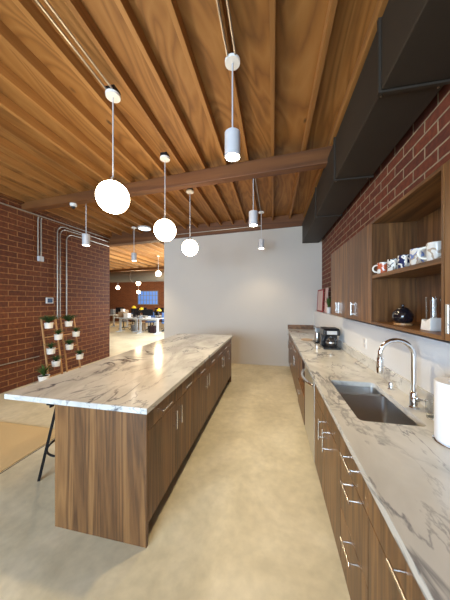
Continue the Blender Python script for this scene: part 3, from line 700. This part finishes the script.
def can_pendant(x, y, z, label, h=.2, r=.0625, power=55, top=None, box_=True):
    zt = (top if top else roof_z(x)); t = thing('cylinder_pendant', label, 'pendant lamp', (x, y, z), 0, 'white cylinder downlight pendants')
    MB().lathe([(.012,h/2+.004),(r-.006,h/2),(r,h/2-.006),(r,-h/2),(r-.005,-h/2),(r-.006,-h/2+.02),(.001,-h/2+.021)], (0,0,0), 32).obj('cylinder_shade', M['canw'], t, smooth=True)
    MB().lathe([(r-.007,-h/2+.010),(r-.007,-h/2+.018),(.001,-h/2+.018)], (0,0,0), 24).obj('lens', M['lens'], t)
    tp_ = zt - z
    MB().tube([(0,0,h/2), (0,0,tp_-.03)], .0065, 8).obj('rod', M['canw'], t, smooth=True)
    MB().lathe([(.001,tp_-.036),(.06,tp_-.034),(.062,tp_-.015),(.05,tp_-.010)] + ([] if not box_ else []), (0,0,0), 28).obj('canopy', M['white'], t, smooth=True)
    MB().box(-.04,.04,-.04,.04,tp_-.010,tp_).obj('junction_box', M['blackmetal'], t)
    lamp_light('downlight', t, -h/2 - .01, power, WARM, 115, .05)
    return t
can_pendant(-.316, 1.824, 2.835, 'white cylinder pendant nearest the camera, over the aisle')
can_pendant(-.271, 3.304, 2.76, 'white cylinder pendant just beyond the long beam, over the aisle')
can_pendant(-.241, 5.05, 2.82, 'small white cylinder pendant over the aisle right in front of the white wall', power=22)
can_pendant(-3.30, 3.56, 2.685, 'white cylinder pendant hanging in front of the brown brick wall')
can_pendant(-3.394, 5.17, 2.68, 'white cylinder pendant hanging at the opening to the office')
# round ceiling light
rl = thing('ceiling_light', 'round bluish-white ceiling light beside the office opening', 'ceiling light', (-3.18, 5.30, roof_z(-3.18)))
MB().lathe([(.17,0),(.17,-.03),(.145,-.035),(.145,-.02)][::-1], (0,0,0), 32).obj('housing', M['canw'], rl, smooth=True)
MB().lathe([(.001,-.045),(.10,-.042),(.144,-.03)], (0,0,0), 32).obj('diffuser', M['skyl'], rl, smooth=True)
# dome camera under the beam
dc = thing('dome_camera', 'small white dome security camera fixed under the long beam', 'security camera', (-3.42, 3.41, 3.283))
MB().lathe([(.055,0),(.055,-.03),(.045,-.045),(.03,-.05)][::-1], (0,0,0), 28).obj('housing', M['white'], dc, smooth=True)
MB().lathe([(.001,-.085),(.018,-.08),(.030,-.065),(.033,-.049)], (0,0,0), 24).obj('lens_dome', M['blackplastic'], dc, smooth=True)

# ---------------------------------------------------------------- conduits
def conduit(name, label, runs, r=.011, mat='galv', group=None):
    m = MB()
    for p in runs: m.tube(p, r, 8)
    o = m.obj(name, M[mat], smooth=True); return tag(o, label, 'conduit', group)
def rz(x, d=-.012): return roof_z(x) + d
for x in (-1.385, -1.44):
    conduit('ceiling_conduit', 'bright metal conduit running to the nearest globe pendant' if x == -1.385 else 'parallel metal conduit beside the one running to the nearest globe pendant',
            [[(x, -3.9, rz(x,-.04)), (x, 1.78, rz(x,-.04))]], .009)
for x in (-.285, -.347):
    conduit('ceiling_conduit', 'metal conduit running to the nearest cylinder pendant, aisle side' if x == -.285 else 'metal conduit running to the nearest cylinder pendant, island side',
            [[(x, -3.9, rz(x,-.02)), (x, 1.78, rz(x,-.02))]], .009)
conduit('ceiling_conduit', 'conduit running between the cylinder pendants beyond the beam', [[(-.27, 3.36, rz(-.27,-.02)), (-.25, 5.0, rz(-.25,-.02))]], .009)
conduit('ceiling_conduit', 'thin conduit crossing below the joists along the far beam', [[(-2.8, 5.62, 3.30), (-1.0, 5.62, 3.37), (-.26, 5.62, 3.40)]], .010)
XW = -4.535
conduit('wall_conduit', 'long thin conduit running along the top of the brown brick wall', [[(XW, -3.9, 3.235), (XW, 3.03, 3.25), (XW, 5.6, 3.335), (XW+.02, 5.74, 3.33)]], .013)
cz = 3.10
def bendup(y, zt, z0, y1, x=XW):
    return [(x, y, z0), (x, y, zt-.16)] + [(x, y+.16-.16*math.cos(a), zt-.16+.16*math.sin(a)) for a in [math.pi/2*k/6 for k in range(7)]] + [(x, y1, zt+.02*(y1-y))]
conduit('wall_conduit', 'leftmost of the three tall conduits rising beside the thermostat', [bendup(4.10, 3.21, 1.2, 5.7, XW+.02)], .011)
conduit('wall_conduit', 'middle one of the three tall conduits rising from the plant ladders', [bendup(4.18, 3.17, 1.2, 4.9, XW)], .010)
conduit('wall_conduit', 'rightmost of the three tall conduits rising from the plant ladders', [bendup(4.34, 3.10, 1.2, 5.7, XW)], .012)
conduit('wall_conduit', 'thin pipe running low across the brown brick wall', [[(XW, -3.9, .485), (XW, 3.72, .485)]], .010)
eb = thing('electrical_box', 'small grey box on the brick wall at the foot of two short conduits', 'electrical box', (XW, 3.72, 2.38))
box(-4.5495, -4.50, 3.69, 3.79, 2.37, 2.47).obj('box_body', M['canw'], eb, bevel=.004, off=eb.location)
for y in (3.70, 3.76): MB().tube([(XW, y, 2.48), (XW, y, 3.18), (XW+.01, y, 3.24)], .012, 8).obj('conduit_pipe', M['galv'], eb, smooth=True, off=eb.location)
th = thing('thermostat', 'white wall thermostat with blue-grey screen on the brown brick', 'thermostat', (-4.53, 3.93, 1.585))
box(-4.5495, -4.525, 3.865, 4.015, 1.53, 1.65).obj('housing', M['white'], th, bevel=.004, off=th.location)
box(-4.526, -4.522, 3.885, 3.995, 1.545, 1.635).obj('screen', M['screen'], th, off=th.location)

# ---------------------------------------------------------------- ladders with pots
def ladder(label, y0, y1, rungs, x_b=-4.20, x_t=-4.39, zt=1.24):
    t = thing('plant_ladder', label, 'plant ladder', (x_b, (y0+y1)/2, 0), 0, 'wooden plant ladders')
    off = t.location
    xz = lambda z: x_b + (x_t-x_b)*z/zt
    for yb, yt in ((y0, y0), (y1, y1)):
        vs = []
        for z, y in ((0, yb), (zt, yt)):
            x = xz(z); vs += [(x-.015, y-.010, z), (x+.015, y-.010, z), (x+.015, y+.010, z), (x-.015, y+.010, z)]
        MB().add(vs, [(0,3,2,1),(4,5,6,7),(0,1,5,4),(1,2,6,5),(2,3,7,6),(3,0,4,7)]).obj('rail', M['pine'], t, bevel=.002, off=off)
    for z in rungs:
        x = xz(z); sh = 0; box(x-.010, x+.010, y0+sh+.0102, y1+sh-.0102, z-.011, z+.011).obj('rung', M['pine'], t, off=off)
    return xz
xz1 = ladder('pine plant ladder nearer the thermostat, leaning on the brick wall', 3.64, 3.935, (.12, .34, .61, .87, 1.12))
xz2 = ladder('pine plant ladder nearer the office opening, leaning on the brick wall', 4.05, 4.38, (.12, .35, .60, .86, 1.11))
def lpot(y, z, label, xz, seed, fh=.14, fs=.115, n=90, w=.007, r=.072, h=.10):
    x = xz(z-.07) + .055 + r*1.0
    return plant('ladder_plant', label, (x, y, z-.07), r, h, fh, fs, w, n, seed, 'leaf2', 'ceramic', 'potted plants hanging on the ladders', .88)
lpot(3.66, 1.125, 'bushy plant in white pot at the top of the ladder nearer the thermostat', xz1, 11, .19, .17, 150)
lpot(3.83, .88, 'plant in white pot on the second rung of the ladder nearer the thermostat', xz1, 12)
lpot(3.64, .64, 'plant in white pot on the third rung of the ladder nearer the thermostat', xz1, 13, .15)
lpot(3.71, .385, 'plant in white pot on the lower rung, just behind the floor pot', xz1, 14, .14)
lpot(4.10, 1.115, 'bushy plant in white pot at the top of the ladder nearer the office', xz2, 15, .19, .17, 150)
lpot(4.25, .88, 'plant in white pot on the second rung of the ladder nearer the office', xz2, 16)
lpot(4.05, .64, 'plant in white pot on the third rung of the ladder nearer the office', xz2, 17, .14)
lpot(4.27, .39, 'plant in white pot on the fourth rung of the ladder nearer the office', xz2, 18, .12, .11)
eb2 = tag(pot_mesh(.08, .12, .88).obj('empty_planter', M['ceramic'], smooth=True), 'empty low white planter at the foot of the ladder nearer the office', 'planter'); eb2.location = (-4.03, 3.96, 0.0005)
plant('potted_aloe', 'spiky green plant in a cream pot on the floor by the ladders', (-4.10, 3.45, 0.0005), .088, .21, .26, .15, .016, 44, 21, 'leaf', 'ceramic', None, .62)

# ---------------------------------------------------------------- rug and stool
tag(box(-4.3, -2.455, -1.2, 2.34, 0.0005, .009).obj('rug', M['rug']), 'tan woven rug on the concrete floor left of the island', 'rug')
sc_ = (-1.84, 1.83, 0)
st = thing('bar_stool', 'black metal stool tucked under the near end of the island', 'stool', sc_)
for sx, sy in ((-1,-1),(1,-1),(1,1),(-1,1)):
    MB().tube([(sx*.175, sy*.18, 0), (sx*.075, sy*.08, .70)], .016, 4).obj('leg', M['blackmetal'], st)
MB().ring((0,0,.25), .195, .009, 36, 8).obj('footrest_ring', M['blackmetal'], st, smooth=True)
MB().lathe([(.12,.70),(.17,.705),(.172,.73),(.16,.735),(.001,.735)], (0,0,0), 32).obj('seat', M['blackmetal'], st, smooth=True)

# ---------------------------------------------------------------- the office beyond
# duct
od = thing('office_duct', 'round metal air duct crossing the office under its ceiling', 'duct', (-8.0, 10.0, 2.5))
for a, b in ((-12.6, -9.8), (-9.8, -6.6), (-6.6, -3.0)):
    m = MB(); m.tube([(a+.01, 10.0, 2.76), (b-.01, 10.0, 2.76)], .26, 28); m.obj('duct_section', M['office_duct'], od, smooth=True, off=od.location)
    m = MB(); m.tube([(b-.03, 10.0, 2.76), (b, 10.0, 2.76)], .272, 28); m.obj('duct_collar', M['galv'], od, smooth=True, off=od.location)
    box((a+b)/2-.015, (a+b)/2+.015, 9.985, 10.015, 3.01, roof_z((a+b)/2)+DK).obj('hanger_strap', M['galv'], od, off=od.location)
# window
wf = MB(); wx0, wx1, wz0, wz1, wy = -10.16, -8.45, 1.30, 2.36, 15.97
wf.box(wx0, wx1, wy-.03, wy+.028, wz0, wz0+.05).box(wx0, wx1, wy-.03, wy+.028, wz1-.05, wz1).box(wx0, wx0+.05, wy-.03, wy+.028, wz0+.05, wz1-.05).box(wx1-.05, wx1, wy-.03, wy+.028, wz0+.05, wz1-.05)
for i in range(1, 7): x = wx0 + (wx1-wx0)*i/7; wf.box(x-.015, x+.015, wy-.02, wy+.02, wz0+.05, wz1-.05)
for i in range(1, 3): z = wz0 + (wz1-wz0)*i/3; wf.box(wx0+.05, wx1-.05, wy-.019, wy+.019, z-.015, z+.015)
wo = struct('window_1', wf, M['grey']); wp = box(wx0+.04, wx1-.04, wy+.005, wy+.015, wz0+.04, wz1-.04).obj('pane', M['pane'], wo)
# office pendants
def office_pendant(x, y, z, label, r=.09, power=25, zt=None):
    t = thing('office_pendant', label, 'pendant lamp', (x, y, z), 0, 'globe pendants in the office')
    MB().lathe([(max(.001, r*math.sin(R(a))), -r*math.cos(R(a))) for a in range(0, 181, 12)], (0,0,0), 24).obj('globe', M['globe'], t, smooth=True)
    tz_ = roof_z(x) + DK - z
    MB().tube([(0,0,r-.005),(0,0,tz_-.02)], .007, 6).obj('rod', M['canw'], t); MB().lathe([(.001,tz_-.03),(.06,tz_-.03),(.06,tz_)], (0,0,0), 20).obj('canopy', M['white'], t, smooth=True)
    lamp_light('globe_light', t, -r-.03, power, WARM, None, .1)
office_pendant(-4.75, 8.98, 2.74, 'globe pendant in the office nearest the white wall', .115, 40)
office_pendant(-7.42, 11.72, 2.71-.13, 'globe pendant hanging before the round office duct', .12, 60)
office_pendant(-8.6, 13.6, 2.17, 'small low globe pendant beside the office window', .11, 60)
office_pendant(-9.6, 12.9, 2.42, 'small globe pendant next to the corner of the brown brick wall', .11, 60)
office_pendant(-12.2, 8.6, 2.6, 'globe pendant deep in the office left of the others', .12, 60)
# desks
def desk(x, y, label, w=1.25, d=.7):
    t = thing('office_desk', label, 'desk', (x, y, 0), 0, 'white office desks')
    box(-w/2, w/2, -d/2, d/2, .705, .735).obj('desk_top', M['desk'], t, bevel=.004)
    for sx in (-w/2+.16, w/2-.16):
        MB().box(sx-.05, sx+.05, -.03, .03, .03, .705).box(sx-.045, sx+.045, -d/2+.02, d/2-.02, 0, .03).obj('leg', M['desk'], t, bevel=.003)
    box(-w/2+.2, w/2-.2, -.012, .012, .62, .70).obj('crossbar', M['desk'], t)
    return t
ds = [(-7.35, 10.7, 'white desk left in the front office row, by the brick corner'), (-5.98, 10.35, 'white desk at the front of the office beside the white wall'),
      (-9.2, 12.6, 'white desk in the rear office row below the window, left one'), (-7.7, 12.5, 'white desk in the rear office row below the window, middle one'), (-6.3, 12.4, 'white desk in the rear office row nearest the white wall')]
for a in ds: desk(*a)
def monitor(x, y, label, rz_=0, w=.5, z=.7355):
    t = thing('monitor', label, 'monitor', (x, y, z), rz_, 'black computer monitors in the office')
    box(-w/2, w/2, -.015, .015, .12, .12+w*.6).obj('display', M['blackplastic'], t, bevel=.004)
    box(-.02, .02, .015, .03, .01, .25).obj('neck', M['grey'], t); box(-.11, .11, -.07, .09, 0, .01).obj('stand_foot', M['grey'], t)
monitor(-6.10, 10.45, 'black monitor on the front desk beside the white wall', .2, .52)
monitor(-5.66, 10.50, 'second black monitor on the front desk, right beside the white wall', -.5, .36)
monitor(-7.70, 12.6, 'black monitor on the middle rear desk', 0, .55)
monitor(-6.5, 12.45, 'black monitor on the rear desk nearest the white wall', 0, .55)
monitor(-9.3, 12.65, 'black monitor on the left rear desk under the window', 0, .55)
monitor(-7.02, 10.88, 'small black monitor on the left front desk', .3, .30)
def crate(x, y, dx, dy, h, label, mat, z=.7355):
    t = thing('storage_box', label, 'box', (x, y, z), 0, 'storage boxes in the office')
    box(-dx/2, dx/2, -dy/2, dy/2, 0, h-.03).obj('box_body', M[mat], t, bevel=.005); box(-dx/2-.008, dx/2+.008, -dy/2-.008, dy/2+.008, h-.03, h).obj('lid', M[mat], t, bevel=.004)
crate(-7.62, 10.65, .34, .3, .28, 'pale box on the left front desk near the brick corner', 'cardboard')
crate(-7.27, 10.50, .24, .28, .22, 'white box next to the pale box on the left front desk', 'white')
crate(-6.36, 10.14, .16, .25, .12, 'low grey box on the front desk beside the white wall', 'grey')
crate(-8.8, 12.5, .3, .3, .3, 'tan box on the left rear desk', 'cardboard')
def hat_stand(x, y, h, label):
    t = thing('desk_lamp', label, 'lamp', (x, y, .7355), 0, 'yellow desk lamps in the office')
    MB().cyl((0,0,0), .07, .015, 20).obj('base', M['blackmetal'], t); MB().tube([(0,0,.015),(0,0,h-.06),(.03,-.03,h-.03)], .008, 8).obj('stem', M['blackmetal'], t)
    MB().lathe([(.12,-.09),(.10,-.03),(.05,.02),(.02,.035),(.015,.03),(.09,-.04),(.113,-.09)], (.03,-.03,h-.03), 20).obj('lamp_shade', M['yellow'], t, smooth=True)
hat_stand(-6.92, 10.50, .60, 'yellow desk lamp on the left front desk')
hat_stand(-6.52, 10.55, .52, 'yellow desk lamp on the front desk beside the black monitor')
hat_stand(-5.45, 10.35, .48, 'yellow desk lamp right against the white wall edge')
def office_chair(x, y, rz_, label, mat):
    t = thing('office_chair', label, 'chair', (x, y, 0), rz_, 'swivel chairs in the office')
    MB().box(-.23,.23,-.22,.22,.44,.51).obj('seat', M[mat], t, bevel=.02); MB().box(-.21,.21,.20,.25,.55,.98).obj('backrest', M[mat], t, bevel=.02)
    MB().tube([(0,0,.08),(0,0,.44)], .025, 10).tube([(0,.1,.46),(0,.26,.5),(0,.25,.6)], .015, 8).obj('column', M['blackmetal'], t)
    m = MB()
    for k in range(5):
        a = 2*math.pi*k/5; m.tube([(0,0,.10),(.27*math.cos(a), .27*math.sin(a), .06)], .018, 6)
    m.obj('star_base', M['blackmetal'], t)
    for k in range(5):
        a = 2*math.pi*k/5; MB().ring((.27*math.cos(a), .27*math.sin(a), .033), .02, .013, 12, 6, 'x').obj('caster', M['blackplastic'], t)
office_chair(-5.35, 10.95, .5, 'blue-grey swivel chair behind the desk by the white wall', 'blue')
office_chair(-7.45, 11.45, .2, 'black swivel chair behind the left front desk', 'blackplastic')
office_chair(-5.75, 11.75, -.3, 'black swivel chair behind the right front desk', 'blackplastic')
office_chair(-8.2, 11.5, .5, 'grey swivel chair close to the brick wall corner', 'grey')
office_chair(-8.9, 13.4, .1, 'blue swivel chair behind the rear desk under the window', 'blue')
# waste bins under the desks
def bin_(x, y, label, mat):
    b = MB().lathe([(.10,0),(.13,.32),(.125,.32),(.095,.01),(.001,.01)], (0,0,0), 20).obj('waste_bin', M[mat], smooth=True); b.location = (x, y, .0005); tag(b, label, 'bin')
bin_(-6.05, 10.6, 'dark waste bin under the front desk by the white wall', 'blackplastic')
bin_(-7.2, 10.9, 'grey waste bin under the left front desk', 'grey')

crate(-7.84, 10.94, .16, .16, .42, 'tall white box at the back of the left front desk', 'white')
crate(-5.90, 10.12, .18, .16, .10, 'small white box lying before the monitor on the right front desk', 'white')
crate(-9.72, 12.6, .2, .25, .34, 'tall grey box at the left end of the left rear desk', 'grey')
crate(-7.25, 12.40, .3, .25, .3, 'white box on the middle rear desk', 'white')
monitor(-8.22, 12.6, 'black monitor left of the other one on the middle rear desk', .2, .45)
monitor(-6.0, 12.5, 'black monitor at the wall side of the rear desk nearest the white wall', -.2, .5)
office_chair(-6.4, 11.25, .3, 'blue swivel chair between the two front desks', 'blue')
office_chair(-7.3, 13.2, -.2, 'black swivel chair behind the middle rear desk', 'blackplastic')
crate(-6.95, 11.32, .3, .3, .40, 'brown cardboard box on the floor behind the left front desk', 'cardboard', 0.0005)
crate(-5.78, 10.42, .25, .25, .35, 'red-brown box on the floor under the right front desk', 'dark', 0.0005)
